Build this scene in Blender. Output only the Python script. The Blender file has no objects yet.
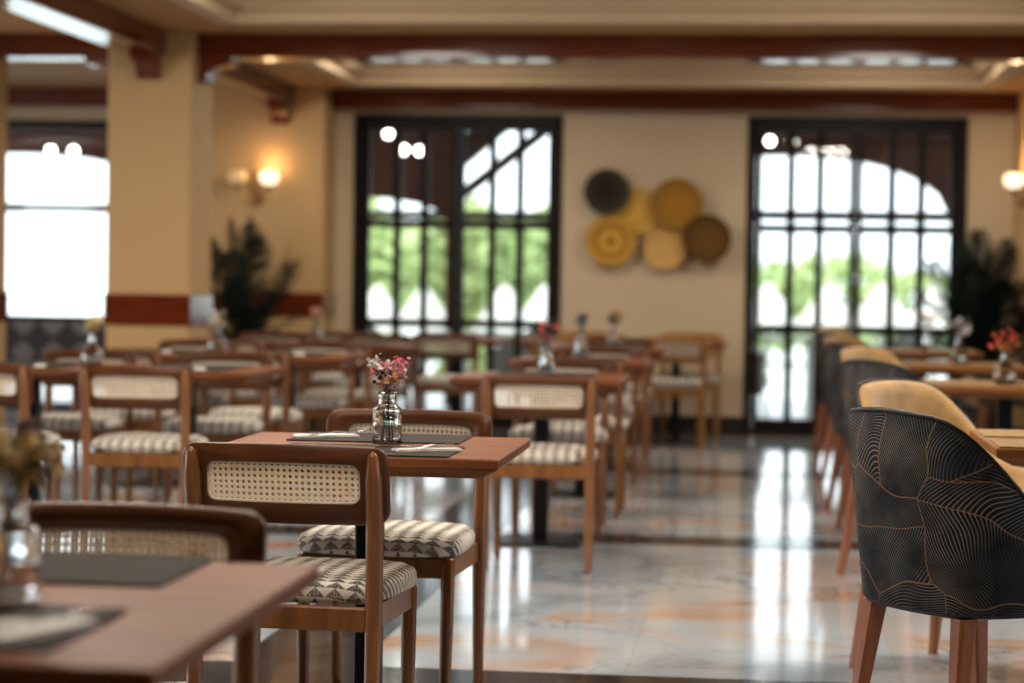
import bpy, math, random
from mathutils import Matrix, Vector
S = bpy.context.scene
C = S.collection
rnd = random.Random(7)
R = math.radians
PI = math.pi

# ------------------------------------------------------------------ camera, sky, sun, exposure
cam_d = bpy.data.cameras.new('camera')
cam = bpy.data.objects.new('camera', cam_d)
C.objects.link(cam)
cam_d.sensor_width = 36.0
cam_d.lens = 2180.0 * 36.0 / 1024.0
cam_d.clip_end = 400
cam.matrix_world = (Matrix.Translation((0, 0, 1.17)) @ Matrix.Rotation(R(6.45), 4, 'Z')
                    @ Matrix.Rotation(PI / 2 - R(1.57), 4, 'X') @ Matrix.Rotation(0.015, 4, 'Z'))
cam_d.dof.use_dof = True
cam_d.dof.focus_distance = 5.15
cam_d.dof.aperture_fstop = 2.3
S.camera = cam

W = bpy.data.worlds.new('sky'); S.world = W; W.use_nodes = True
bg = W.node_tree.nodes['Background']
bg.inputs[0].default_value = (0.88, 0.95, 1.0, 1)
bg.inputs[1].default_value = 3.3

sun_d = bpy.data.lights.new('sun', 'SUN'); sun_d.energy = 5.0; sun_d.angle = R(2); sun_d.color = (1, .95, .85)
sun = bpy.data.objects.new('sun', sun_d); C.objects.link(sun); sun.rotation_euler = (R(35), 0, R(-25))

S.view_settings.view_transform = 'Standard'
S.view_settings.look = 'None'
S.view_settings.gamma = 1.0
S.view_settings.use_curve_mapping = False
S.view_settings.exposure = 0.0
S.cycles.use_denoising = True
S.cycles.max_bounces = 10
S.cycles.diffuse_bounces = 5
S.cycles.glossy_bounces = 4
S.cycles.transmission_bounces = 8
S.cycles.transparent_max_bounces = 12
S.cycles.caustics_reflective = False
S.cycles.caustics_refractive = False
S.cycles.sample_clamp_indirect = 6.0

def area(name, loc, rot, sx, sy, power, color=(1, 1, 1), portal=False):
    d = bpy.data.lights.new(name, 'AREA'); d.shape = 'RECTANGLE'; d.size = sx; d.size_y = sy
    d.energy = power; d.color = color
    if portal: d.cycles.is_portal = True
    o = bpy.data.objects.new(name, d); C.objects.link(o); o.location = loc; o.rotation_euler = rot
    return o
# sky portals in the window openings (they emit nothing themselves)
RX0, RX1, RY0, RY1, RZ = -9.2, 5.6, -4.2, 17.1, 2.66
for yc in (6.0, 11.0): area('window_portal', (RX0 + .05, yc, 1.45), (0, R(-90), 0), 1.9, 3.6, 1, portal=True)
for yc in (6.0,): area('window_portal', (RX1 - .05, yc, 1.45), (0, R(90), 0), 1.9, 3.6, 1, portal=True)
area('window_portal', (-2.36, RY1 + .2, 1.25), (R(-90), 0, 0), 1.6, 2.4, 1, portal=True)
area('window_portal', (.73, RY1 + .2, 1.25), (R(-90), 0, 0), 1.6, 2.4, 1, portal=True)
area('window_portal', (-6.65, RY1 + .2, 1.2), (R(-90), 0, 0), 3.5, 2.3, 1, portal=True)
# fill lamps added outside the side-wall openings to brighten the room
for yc in (6.0,): area('window_fill', (RX1 + .2, yc, 1.45), (0, R(90), 0), 1.9, 3.6, 50, (.93, .97, 1))
for yc in (6.0, 11.0): area('window_fill', (RX0 - .2, yc, 1.45), (0, R(-90), 0), 1.9, 3.6, 60, (.93, .97, 1))
# warm fill lamps added up in the coffers, with no fittings
WARM = (1.0, .90, .76)
for (x, y, p) in ((-2.3, 15.1, 42), (.8, 15.1, 42), (-2.3, 10.8, 50), (.8, 10.8, 50), (-2.3, 7.2, 70), (.8, 7.2, 60), (-.9, 6.0, 42), (-1.2, 3.75, 46)):
    area('coffer_fill', (x, y, 2.84), (0, 0, 0), .5, .5, p, WARM)
for (x, y) in ((-4.9, 10.6), (-5.4, 14.8)):  # more added fill, hung unseen under the aisle ceiling
    area('aisle_fill', (x, y, 2.60), (0, 0, 0), .4, .4, 24, WARM)

# ------------------------------------------------------------------ materials
def newmat(name):
    m = bpy.data.materials.new(name); m.use_nodes = True
    nt = m.node_tree
    return m, nt, nt.nodes['Principled BSDF']
def N(nt, t, **k):
    n = nt.nodes.new(t)
    for a, b in k.items():
        if a.startswith('i_'): n.inputs[a[2:].replace('_', ' ')].default_value = b
        else: setattr(n, a, b)
    return n
def L(nt, a, b): nt.links.new(a, b)
def plain(name, col, rough=.5, metal=0, **k):
    m, nt, p = newmat(name)
    p.inputs['Base Color'].default_value = (*col, 1)
    p.inputs['Roughness'].default_value = rough
    p.inputs['Metallic'].default_value = metal
    for a, b in k.items(): p.inputs[a.replace('_', ' ')].default_value = b
    return m
def coords(nt, scale=(1, 1, 1), kind='Object', rot=(0, 0, 0)):
    tc = N(nt, 'ShaderNodeTexCoord'); mp = N(nt, 'ShaderNodeMapping')
    mp.inputs['Scale'].default_value = scale; mp.inputs['Rotation'].default_value = rot
    L(nt, tc.outputs[kind], mp.inputs['Vector'])
    return mp.outputs['Vector']
def ramp(nt, fac, stops):
    r = N(nt, 'ShaderNodeValToRGB')
    els = r.color_ramp.elements
    while len(els) < len(stops): els.new(.5)
    for e, (p, c) in zip(els, stops): e.position = p; e.color = (*c, 1)
    L(nt, fac, r.inputs['Fac'])
    return r.outputs['Color']
def bump(nt, p, h, strength=.2, dist=.002):
    b = N(nt, 'ShaderNodeBump'); b.inputs['Strength'].default_value = strength; b.inputs['Distance'].default_value = dist
    L(nt, h, b.inputs['Height']); L(nt, b.outputs['Normal'], p.inputs['Normal'])
def wood(name, c0, c1, rough=.35, scale=(3, 40, 40), coat=0.0, spec=.5):
    m, nt, p = newmat(name)
    v = coords(nt, scale)
    n = N(nt, 'ShaderNodeTexNoise'); n.inputs['Scale'].default_value = 1.0; n.inputs['Detail'].default_value = 5; n.inputs['Distortion'].default_value = .6
    L(nt, v, n.inputs['Vector'])
    L(nt, ramp(nt, n.outputs['Fac'], ((.3, c0), (.7, c1))), p.inputs['Base Color'])
    p.inputs['Roughness'].default_value = rough
    p.inputs['Coat Weight'].default_value = coat; p.inputs['Coat Roughness'].default_value = .12
    p.inputs['Specular IOR Level'].default_value = spec
    bump(nt, p, n.outputs['Fac'], .12, .0015)
    return m
def mth(nt, op, a, b=None, c=None):
    n = N(nt, 'ShaderNodeMath', operation=op)
    for i, x in enumerate((a, b, c)):
        if x is None: continue
        if isinstance(x, (int, float)): n.inputs[i].default_value = x
        else: L(nt, x, n.inputs[i])
    return n.outputs[0]
def mixc(nt, f, a, b):
    n = N(nt, 'ShaderNodeMix', data_type='RGBA')
    for i, x in ((0, f), (6, a), (7, b)):
        if isinstance(x, (int, float)): n.inputs[i].default_value = x
        elif isinstance(x, tuple): n.inputs[i].default_value = (*x, 1)
        else: L(nt, x, n.inputs[i])
    return n.outputs[2]

M = {}
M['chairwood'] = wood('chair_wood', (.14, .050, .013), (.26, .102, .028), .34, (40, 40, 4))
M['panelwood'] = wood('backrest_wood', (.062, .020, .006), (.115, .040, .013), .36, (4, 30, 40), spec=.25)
M['warmlitchair'] = wood('warm_lit_chair_wood', (.22, .085, .012), (.36, .16, .028), .34, (40, 40, 4))  # same chair wood with warm light put into its colour
M['tablewood'] = wood('table_wood', (.135, .045, .018), (.255, .096, .044), .42, (3, 45, 45), spec=.06)
M['warmlittable'] = wood('warm_lit_table_wood', (.16, .06, .018), (.30, .125, .040), .42, (3, 45, 45), spec=.12)  # table wood shifted to orange, the lamps' warmth painted in
M['beam'] = wood('beam_wood', (.085, .012, .003), (.15, .026, .007), .16, (4, 30, 30), coat=.35, spec=.4)
M['legwood'] = wood('armchair_leg_wood', (.19, .055, .018), (.28, .09, .03), .30, (40, 40, 4))
M['doorwood'] = plain('door_dark_wood', (.006, .003, .002), .5, Specular_IOR_Level=.2)
M['black'] = plain('black_metal', (.004, .004, .005), .4, Specular_IOR_Level=.25)
M['steel'] = plain('cutlery_steel', (.75, .74, .72), .16, 1)
M['brass'] = plain('sconce_brass', (.35, .2, .07), .3, 1)
M['bronze'] = plain('dark_bronze', (.03, .02, .014), .4, .6)
def canemat():
    m, nt, p = newmat('cane')
    p.inputs['Base Color'].default_value = (.88, .82, .72, 1); p.inputs['Roughness'].default_value = .5
    tr = N(nt, 'ShaderNodeBsdfTranslucent'); tr.inputs[0].default_value = (.88, .78, .62, 1)
    mx = N(nt, 'ShaderNodeMixShader'); mx.inputs[0].default_value = .45
    L(nt, p.outputs[0], mx.inputs[1]); L(nt, tr.outputs[0], mx.inputs[2]); L(nt, mx.outputs[0], nt.nodes['Material Output'].inputs[0])
    return m
M['cane'] = canemat()
M['napkin'] = plain('napkin_linen', (.88, .86, .82), .8)
M['stem'] = plain('stem_green', (.05, .07, .03), .6)
M['water'] = None
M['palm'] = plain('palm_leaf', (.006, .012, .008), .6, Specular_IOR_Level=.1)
M['pot'] = plain('dark_pot', (.03, .028, .026), .5)
M['white'] = plain('white_paint', (.8, .8, .78), .5)
M['outgrey'] = plain('terrace_grey', (.35, .36, .37), .7)
M['terrace'] = plain('terrace_tile', (.50, .50, .48), .35)
M['lawn'] = plain('pale_sand', (.50, .53, .53), .9)
M['canvas'] = plain('parasol_canvas', (.55, .53, .49), .8)
M['porchwood'] = wood('porch_wood', (.05, .022, .014), (.10, .045, .03), .4, (4, 30, 30))
M['porchwall'] = plain('porch_wall', (.13, .05, .04), .8)
M['trunk'] = plain('trunk', (.10, .07, .05), .9)
M['baseboard'] = plain('black_baseboard', (.012, .011, .011), .25)

def glassmat(name, tint=(1, 1, 1), rough=0.0, ior=1.45):
    m, nt, p = newmat(name)
    p.inputs['Base Color'].default_value = (*tint, 1)
    p.inputs['Roughness'].default_value = rough
    p.inputs['IOR'].default_value = ior
    p.inputs['Transmission Weight'].default_value = 1
    return m
M['glass'] = glassmat('bottle_glass', (.97, .98, .98))
M['water'] = glassmat('water', (.93, .96, .97), 0, 1.33)
def panemat():
    m, nt, p = newmat('window_glass')
    nt.nodes.remove(p)
    tr = N(nt, 'ShaderNodeBsdfTransparent'); tr.inputs[0].default_value = (.93, .96, .96, 1)
    gl = N(nt, 'ShaderNodeBsdfGlossy'); gl.inputs['Roughness'].default_value = .02
    fr = N(nt, 'ShaderNodeFresnel'); fr.inputs[0].default_value = 1.5
    mx = N(nt, 'ShaderNodeMixShader')
    L(nt, fr.outputs[0], mx.inputs[0]); L(nt, tr.outputs[0], mx.inputs[1]); L(nt, gl.outputs[0], mx.inputs[2])
    L(nt, mx.outputs[0], nt.nodes['Material Output'].inputs[0])
    return m
M['pane'] = panemat()
def emit(name, col, st):
    m, nt, p = newmat(name)
    p.inputs['Base Color'].default_value = (*col, 1)
    p.inputs['Emission Color'].default_value = (*col, 1); p.inputs['Emission Strength'].default_value = st
    return m
M['shade_lit'] = emit('lit_glass_shade', (1, .80, .55), 1.6)
M['shade_dim'] = emit('dim_glass_shade', (.75, .5, .25), .25)
M['globe'] = emit('lit_globe', (1, .93, .82), 14)

def paint(name, col, var=.06, rough=.75, scale=60, bs=.25):
    m, nt, p = newmat(name)
    v = coords(nt)
    n = N(nt, 'ShaderNodeTexNoise'); n.inputs['Scale'].default_value = scale; n.inputs['Detail'].default_value = 4
    L(nt, v, n.inputs['Vector'])
    c0 = tuple(c * (1 - var) for c in col); c1 = tuple(min(1, c * (1 + var)) for c in col)
    L(nt, ramp(nt, n.outputs['Fac'], ((.3, c0), (.7, c1))), p.inputs['Base Color'])
    p.inputs['Roughness'].default_value = rough
    bump(nt, p, n.outputs['Fac'], bs, .003)
    return m
M['cream'] = paint('cream_plaster', (.49, .31, .135))
M['ceil'] = paint('ceiling_plaster', (.48, .27, .10), .03)
M['mould'] = paint('coffer_moulding', (.60, .45, .28), .02)
M['wallpaper'] = paint('woven_wallpaper', (.56, .44, .29), .12, .8, 90, .4)
M['whitewall'] = paint('pale_plaster', (.66, .62, .55), .04)

def marble():
    m, nt, p = newmat('polished_marble')
    v = coords(nt)
    n1 = N(nt, 'ShaderNodeTexNoise'); n1.inputs['Scale'].default_value = .9; n1.inputs['Detail'].default_value = 6; n1.inputs['Distortion'].default_value = 1.2
    L(nt, v, n1.inputs['Vector'])
    base = ramp(nt, n1.outputs['Fac'], ((.35, (.26, .31, .36)), (.50, (.41, .47, .53)), (.57, (.45, .41, .39)), (.68, (.44, .23, .13))))
    n2 = N(nt, 'ShaderNodeTexNoise'); n2.inputs['Scale'].default_value = 1.7; n2.inputs['Detail'].default_value = 8; n2.inputs['Roughness'].default_value = .6; n2.inputs['Distortion'].default_value = 1.6
    v2 = coords(nt, (1, 1.6, 1), rot=(0, 0, .5)); L(nt, v2, n2.inputs['Vector'])
    vein = mth(nt, 'ABSOLUTE', mth(nt, 'SUBTRACT', n2.outputs['Fac'], .5))
    n3 = N(nt, 'ShaderNodeTexNoise'); n3.inputs['Scale'].default_value = 1.1; n3.inputs['Detail'].default_value = 3
    L(nt, coords(nt, (1, 1, 1), rot=(0, 0, 1.1)), n3.inputs['Vector'])
    mask = mth(nt, 'GREATER_THAN', n3.outputs['Fac'], .47)
    w = N(nt, 'ShaderNodeMapRange'); w.inputs['From Min'].default_value = .0; w.inputs['From Max'].default_value = .022; w.inputs['To Min'].default_value = 1; w.inputs['To Max'].default_value = 0
    L(nt, vein, w.inputs['Value'])
    sm = N(nt, 'ShaderNodeMapRange'); sm.inputs['From Min'].default_value = .46; sm.inputs['From Max'].default_value = .60
    L(nt, n3.outputs['Fac'], sm.inputs['Value'])
    f = mth(nt, 'MULTIPLY', w.outputs[0], sm.outputs[0])
    c = mixc(nt, mth(nt, 'MULTIPLY', f, .85), base, (.10, .055, .035))
    # slab joints every 0.9 m
    sp = N(nt, 'ShaderNodeSeparateXYZ'); L(nt, v, sp.inputs[0])
    jx = mth(nt, 'LESS_THAN', mth(nt, 'FRACT', mth(nt, 'DIVIDE', mth(nt, 'ADD', sp.outputs[0], 1.2), .82)), .006)
    jy = mth(nt, 'LESS_THAN', mth(nt, 'FRACT', mth(nt, 'DIVIDE', mth(nt, 'ADD', sp.outputs[1], .05), .82)), .006)
    j = mth(nt, 'MAXIMUM', jx, jy)
    c = mixc(nt, mth(nt, 'MULTIPLY', j, .35), c, (.25, .22, .2))
    L(nt, c, p.inputs['Base Color'])
    p.inputs['Roughness'].default_value = .075
    p.inputs['IOR'].default_value = 1.55
    return m
M['marble'] = marble()
def darkmarble():
    m, nt, p = newmat('dark_marble')
    n = N(nt, 'ShaderNodeTexNoise'); n.inputs['Scale'].default_value = 6; n.inputs['Detail'].default_value = 7
    L(nt, coords(nt), n.inputs['Vector'])
    L(nt, ramp(nt, n.outputs['Fac'], ((.4, (.012, .013, .016)), (.7, (.04, .04, .044)))), p.inputs['Base Color'])
    p.inputs['Roughness'].default_value = .12; p.inputs['Specular IOR Level'].default_value = .2
    return m
M['darkmarble'] = darkmarble()
def seatfabric():
    m, nt, p = newmat('triangle_seat_fabric')
    tc = N(nt, 'ShaderNodeTexCoord'); sp = N(nt, 'ShaderNodeSeparateXYZ'); L(nt, tc.outputs['Object'], sp.inputs[0])
    u = mth(nt, 'DIVIDE', sp.outputs[0], .046)
    vv = mth(nt, 'DIVIDE', mth(nt, 'SUBTRACT', mth(nt, 'ABSOLUTE', mth(nt, 'SUBTRACT', sp.outputs[1], .018)), sp.outputs[2]), .026)
    fu = mth(nt, 'ABSOLUTE', mth(nt, 'SUBTRACT', mth(nt, 'FRACT', u), .5))
    fv = mth(nt, 'FRACT', vv)
    tri = mth(nt, 'LESS_THAN', fu, mth(nt, 'MULTIPLY', fv, .5))
    row = mth(nt, 'FLOOR', vv)
    band = mth(nt, 'FRACT', mth(nt, 'MULTIPLY', row, .3333))
    ink = ramp(nt, band, ((0.0, (.035, .035, .042)), (.5, (.07, .065, .065)), (.8, (.20, .13, .085))))
    n = N(nt, 'ShaderNodeTexNoise'); n.inputs['Scale'].default_value = 420; n.inputs['Detail'].default_value = 1
    L(nt, tc.outputs['Object'], n.inputs['Vector'])
    tri2 = mth(nt, 'MULTIPLY', tri, mth(nt, 'GREATER_THAN', n.outputs['Fac'], .40))
    L(nt, mixc(nt, tri2, (.72, .67, .58), ink), p.inputs['Base Color'])
    p.inputs['Roughness'].default_value = .9
    bump(nt, p, n.outputs['Fac'], .4, .001)
    return m
M['seat'] = seatfabric()
def mat_mat(name, c0, c1):
    m, nt, p = newmat(name)
    tc = N(nt, 'ShaderNodeTexCoord'); sp = N(nt, 'ShaderNodeSeparateXYZ'); L(nt, tc.outputs['Object'], sp.inputs[0])
    a = mth(nt, 'SINE', mth(nt, 'MULTIPLY', sp.outputs[0], 900.)); b = mth(nt, 'SINE', mth(nt, 'MULTIPLY', sp.outputs[1], 900.))
    f = mth(nt, 'GREATER_THAN', mth(nt, 'MULTIPLY', a, b), 0)
    L(nt, mixc(nt, f, c0, c1), p.inputs['Base Color']); p.inputs['Roughness'].default_value = .85; p.inputs['Specular IOR Level'].default_value = .15
    return m
M['mat'] = mat_mat('woven_placemat', (.022, .018, .015), (.060, .050, .043))
M['matgold'] = mat_mat('golden_woven_placemat', (.10, .05, .02), (.48, .33, .16))
def leafabric():
    m, nt, p = newmat('gold_leaf_upholstery')
    tc = N(nt, 'ShaderNodeTexCoord'); 
    dn = N(nt, 'ShaderNodeTexNoise'); dn.inputs['Scale'].default_value = 4.5; dn.inputs['Detail'].default_value = 1; L(nt, tc.outputs['UV'], dn.inputs['Vector'])
    dsub = N(nt, 'ShaderNodeVectorMath', operation='SUBTRACT'); L(nt, dn.outputs['Color'], dsub.inputs[0]); dsub.inputs[1].default_value = (.5, .5, .5)
    dsc = N(nt, 'ShaderNodeVectorMath', operation='MULTIPLY_ADD'); L(nt, dsub.outputs[0], dsc.inputs[0]); dsc.inputs[1].default_value = (.12, .12, 0); L(nt, tc.outputs['UV'], dsc.inputs[2])
    vo = N(nt, 'ShaderNodeTexVoronoi', voronoi_dimensions='2D'); vo.inputs['Scale'].default_value = 3.9; vo.inputs['Randomness'].default_value = .85
    L(nt, dsc.outputs[0], vo.inputs['Vector'])
    ve = N(nt, 'ShaderNodeTexVoronoi', voronoi_dimensions='2D', feature='DISTANCE_TO_EDGE'); ve.inputs['Scale'].default_value = 3.9; ve.inputs['Randomness'].default_value = .85
    L(nt, dsc.outputs[0], ve.inputs['Vector'])
    sub = N(nt, 'ShaderNodeVectorMath', operation='SUBTRACT'); L(nt, dsc.outputs[0], sub.inputs[0]); L(nt, vo.outputs['Position'], sub.inputs[1])
    sc = N(nt, 'ShaderNodeSeparateColor'); L(nt, vo.outputs['Color'], sc.inputs[0])
    ang = mth(nt, 'MULTIPLY', sc.outputs[0], 6.28)
    sp = N(nt, 'ShaderNodeSeparateXYZ'); L(nt, sub.outputs[0], sp.inputs[0])
    ca, sa = mth(nt, 'COSINE', ang), mth(nt, 'SINE', ang)
    a = mth(nt, 'ADD', mth(nt, 'MULTIPLY', sp.outputs[0], ca), mth(nt, 'MULTIPLY', sp.outputs[1], sa))
    b = mth(nt, 'SUBTRACT', mth(nt, 'MULTIPLY', sp.outputs[1], ca), mth(nt, 'MULTIPLY', sp.outputs[0], sa))
    ab = mth(nt, 'ABSOLUTE', b)
    curve = mth(nt, 'MULTIPLY', mth(nt, 'POWER', ab, 1.25), 1.5)
    lines = mth(nt, 'FRACT', mth(nt, 'MULTIPLY', mth(nt, 'SUBTRACT', a, curve), 98.))
    fine = mth(nt, 'LESS_THAN', lines, .22)
    rib = mth(nt, 'LESS_THAN', ab, .0017)
    edge = mth(nt, 'LESS_THAN', ve.outputs['Distance'], .007)
    strong = mth(nt, 'MAXIMUM', rib, edge)
    nz = N(nt, 'ShaderNodeTexNoise'); nz.inputs['Scale'].default_value = 7; L(nt, tc.outputs['UV'], nz.inputs['Vector'])
    fade = N(nt, 'ShaderNodeMapRange'); fade.inputs['From Min'].default_value = .38; fade.inputs['From Max'].default_value = .66; fade.inputs['To Min'].default_value = .07; fade.inputs['To Max'].default_value = .75
    L(nt, nz.outputs['Fac'], fade.inputs['Value'])
    nb = N(nt, 'ShaderNodeTexNoise'); nb.inputs['Scale'].default_value = 18; nb.inputs['Detail'].default_value = 3; L(nt, tc.outputs['UV'], nb.inputs['Vector'])
    base = ramp(nt, nb.outputs['Fac'], ((.35, (.005, .007, .010)), (.7, (.018, .022, .029))))
    c = mixc(nt, mth(nt, 'MULTIPLY', fine, fade.outputs[0]), base, (.34, .30, .25))
    c = mixc(nt, mth(nt, 'MULTIPLY', strong, .6), c, (.30, .16, .07))
    L(nt, c, p.inputs['Base Color']); p.inputs['Roughness'].default_value = .65
    p.inputs['Specular IOR Level'].default_value = .15; p.inputs['Sheen Weight'].default_value = .0; p.inputs['Sheen Roughness'].default_value = .4
    return m
M['leaf'] = leafabric()
def velvet():
    m, nt, p = newmat('tan_velvet')
    n = N(nt, 'ShaderNodeTexNoise'); n.inputs['Scale'].default_value = 14; n.inputs['Detail'].default_value = 5
    L(nt, coords(nt), n.inputs['Vector'])
    L(nt, ramp(nt, n.outputs['Fac'], ((.3, (.28, .145, .033)), (.7, (.42, .24, .065)))), p.inputs['Base Color'])
    p.inputs['Roughness'].default_value = .8; p.inputs['Sheen Weight'].default_value = .5
    return m
M['velvet'] = velvet()
M['cushgrey'] = plain('blue_grey_velvet', (.12, .14, .17), .8)
def damask():
    m, nt, p = newmat('grey_damask')
    tc = N(nt, 'ShaderNodeTexCoord'); sp = N(nt, 'ShaderNodeSeparateXYZ'); L(nt, tc.outputs['Object'], sp.inputs[0])
    a = mth(nt, 'SINE', mth(nt, 'MULTIPLY', sp.outputs[0], 26.)); b = mth(nt, 'SINE', mth(nt, 'MULTIPLY', sp.outputs[2], 26.))
    f = mth(nt, 'GREATER_THAN', mth(nt, 'ADD', a, b), .2)
    L(nt, mixc(nt, f, (.035, .035, .04), (.17, .16, .16)), p.inputs['Base Color']); p.inputs['Roughness'].default_value = .8
    return m
M['damask'] = damask()
def ringed(name, cols, scale=60, wob=.3):
    m, nt, p = newmat(name)
    tc = N(nt, 'ShaderNodeTexCoord'); le = N(nt, 'ShaderNodeVectorMath', operation='LENGTH'); L(nt, tc.outputs['Object'], le.inputs[0])
    n = N(nt, 'ShaderNodeTexNoise'); n.inputs['Scale'].default_value = 50; L(nt, tc.outputs['Object'], n.inputs['Vector'])
    r = mth(nt, 'DIVIDE', le.outputs['Value'], .21)
    c = ramp(nt, r, cols)
    w = mth(nt, 'MULTIPLY', mth(nt, 'ADD', mth(nt, 'SINE', mth(nt, 'MULTIPLY', le.outputs['Value'], 700.)), 1.), .12)
    L(nt, mixc(nt, w, c, (.05, .03, .01)), p.inputs['Base Color']); p.inputs['Roughness'].default_value = .9; p.inputs['Specular IOR Level'].default_value = .1
    bump(nt, p, w, .6, .004)
    return m

# ------------------------------------------------------------------ mesh builder
class MB:
    def __init__(s): s.v = []; s.f = []; s.sm = []; s.uv = None
    def add(s, vs, fs, smooth=False):
        o = len(s.v); s.v += [tuple(v) for v in vs]
        for f in fs: s.f.append(tuple(i + o for i in f)); s.sm.append(smooth)
        return s
    def box(s, x0, x1, y0, y1, z0, z1):
        vs = [(x, y, z) for z in (z0, z1) for y in (y0, y1) for x in (x0, x1)]
        return s.add(vs, [(0, 2, 3, 1), (4, 5, 7, 6), (0, 1, 5, 4), (2, 6, 7, 3), (0, 4, 6, 2), (1, 3, 7, 5)])
    def bbox(s, x0, x1, y0, y1, z0, z1, b=.004):
        """box with chamfered vertical and top/bottom edges"""
        rings = []
        for z, i in ((z0, b), (z0 + b, 0), (z1 - b, 0), (z1, b)):
            a, c, d, e = x0 + i, x1 - i, y0 + i, y1 - i
            rings.append([(a + b, d, z), (c - b, d, z), (c, d + b, z), (c, e - b, z), (c - b, e, z), (a + b, e, z), (a, e - b, z), (a, d + b, z)])
        return s.loft(rings, True, True, smooth=False)
    def loft(s, rings, cap0=True, cap1=True, smooth=True, closed=True):
        n = len(rings[0]); vs = [p for r in rings for p in r]; fs = []
        m = n if closed else n - 1
        for k in range(len(rings) - 1):
            for i in range(m):
                j = (i + 1) % n
                fs.append((k * n + i, k * n + j, (k + 1) * n + j, (k + 1) * n + i))
        s.add(vs, fs, smooth)
        o = len(s.v) - len(vs)
        if cap0: s.f.append(tuple(o + i for i in reversed(range(n)))); s.sm.append(False)
        if cap1: s.f.append(tuple(o + (len(rings) - 1) * n + i for i in range(n))); s.sm.append(False)
        return s
    def tube(s, pts, rad, n=10, flat=1.0):
        pts = [Vector(p) for p in pts]
        if not isinstance(rad, (list, tuple)): rad = [rad] * len(pts)
        rings = []; ref = None
        for k, p in enumerate(pts):
            t = (pts[min(k + 1, len(pts) - 1)] - pts[max(k - 1, 0)]).normalized()
            if ref is None: ref = Vector((1, 0, 0)) if abs(t.x) < .9 else Vector((0, 1, 0))
            a = (ref - t * ref.dot(t)).normalized(); b = t.cross(a); ref = a
            rings.append([tuple(p + a * math.cos(2 * PI * i / n) * rad[k] + b * math.sin(2 * PI * i / n) * rad[k] * flat) for i in range(n)])
        return s.loft(rings)
    def lathe(s, prof, n=20, c=(0, 0, 0), cap=True):
        rings = [[(c[0] + r * math.cos(2 * PI * i / n), c[1] + r * math.sin(2 * PI * i / n), c[2] + z) for i in range(n)] for r, z in prof]
        return s.loft(rings, cap, cap)
    def ball(s, c, r, n=8, m=5, sz=1.0):
        prof = [(max(1e-4, r * math.sin(PI * k / m)), -r * sz * math.cos(PI * k / m)) for k in range(m + 1)]
        return s.lathe(prof, n, c)
    def bend(s, fn): s.v = [fn(*v) for v in s.v]; return s
    def build(s, name, mat, parent=None, loc=None):
        me = bpy.data.meshes.new(name); me.from_pydata(s.v, [], s.f)
        me.polygons.foreach_set('use_smooth', s.sm)
        me.materials.append(M[mat] if isinstance(mat, str) else mat)
        if s.uv:
            ul = me.uv_layers.new(name='UVMap')
            for lp in me.loops: ul.data[lp.index].uv = s.uv[lp.vertex_index]
        me.update()
        o = bpy.data.objects.new(name, me); C.objects.link(o)
        if parent: o.parent = parent
        if loc: o.location = loc
        return o
def tag(o, label=None, cat=None, group=None, kind=None):
    if label: o['label'] = label
    if cat: o['category'] = cat
    if group: o['group'] = group
    if kind: o['kind'] = kind
    return o
def empty(name, loc=(0, 0, 0), rz=0):
    o = bpy.data.objects.new(name, None); C.objects.link(o); o.location = loc; o.rotation_euler = (0, 0, rz); o.empty_display_size = .1
    return o
def copy_tree(o, parent=None):
    c = o.copy(); C.objects.link(c); c.parent = parent
    for ch in [x for x in o.children]: copy_tree(ch, c)
    return c
def struct(name, mb, mat): return tag(mb.build(name, mat), kind='structure')

# ------------------------------------------------------------------ room shell
f = MB()
f.box(RX0, RX1, RY0, RY1 + .3, -.12, 0)
struct('floor', f, 'marble')
f = MB()
for yc in (2.65, 6.3, 9.94, 13.6): f.box(RX0, RX1, yc - .17, yc + .17, .0005, .0025)
for xc in (-5.0, -1.38, 2.24):
    for a, b in ((RY0, 2.48), (2.82, 6.13), (6.47, 9.77), (10.11, 13.43), (13.77, RY1)):
        f.box(xc - .19, xc + .19, a, b, .0005, .0025)
struct('floor_border', f, 'darkmarble')

def wall_with_holes(x0, x1, z0, z1, holes, add):
    """rectangles (u0,u1,z0,z1) cut from a wall; add(u0,u1,z0,z1) builds one solid piece"""
    us = sorted({x0, x1, *[h[0] for h in holes], *[h[1] for h in holes]})
    for a, b in zip(us, us[1:]):
        hs = sorted([h for h in holes if h[0] <= a and h[1] >= b], key=lambda h: h[2])
        z = z0
        for h in hs:
            if h[2] > z: add(a, b, z, h[2])
            z = h[3]
        if z < z1: add(a, b, z, z1)
ROOF = 3.0
D1 = (-3.215, -1.555); D2 = (-.11, 1.575); DT = 2.48
w = MB(); wall_with_holes(RX0, RX1, 0, ROOF, [(D1[0], D1[1], 0, DT), (D2[0], D2[1], 0, DT), (-8.6, -4.85, .04, 2.42)],
                lambda a, b, c, d: w.box(a, b, RY1, RY1 + .3, c, d))
struct('wall_back', w, 'wallpaper')
w = MB(); wall_with_holes(RY0, RY1, 0, ROOF, [(y - 1.8, y + 1.8, .5, 2.4) for y in (6, 11)], lambda a, b, c, d: w.box(RX0 - .3, RX0, a, b, c, d))
struct('wall_left', w, 'cream')
w = MB(); wall_with_holes(RY0, RY1, 0, ROOF, [(y - 1.8, y + 1.8, .5, 2.4) for y in (6,)], lambda a, b, c, d: w.box(RX1, RX1 + .3, a, b, c, d))
struct('wall_right', w, 'cream')
w = MB(); wall_with_holes(RX0, RX1, 0, ROOF, [], lambda a, b, c, d: w.box(a, b, RY0 - .3, RY0, c, d))
struct('wall_front', w, 'cream')

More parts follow.
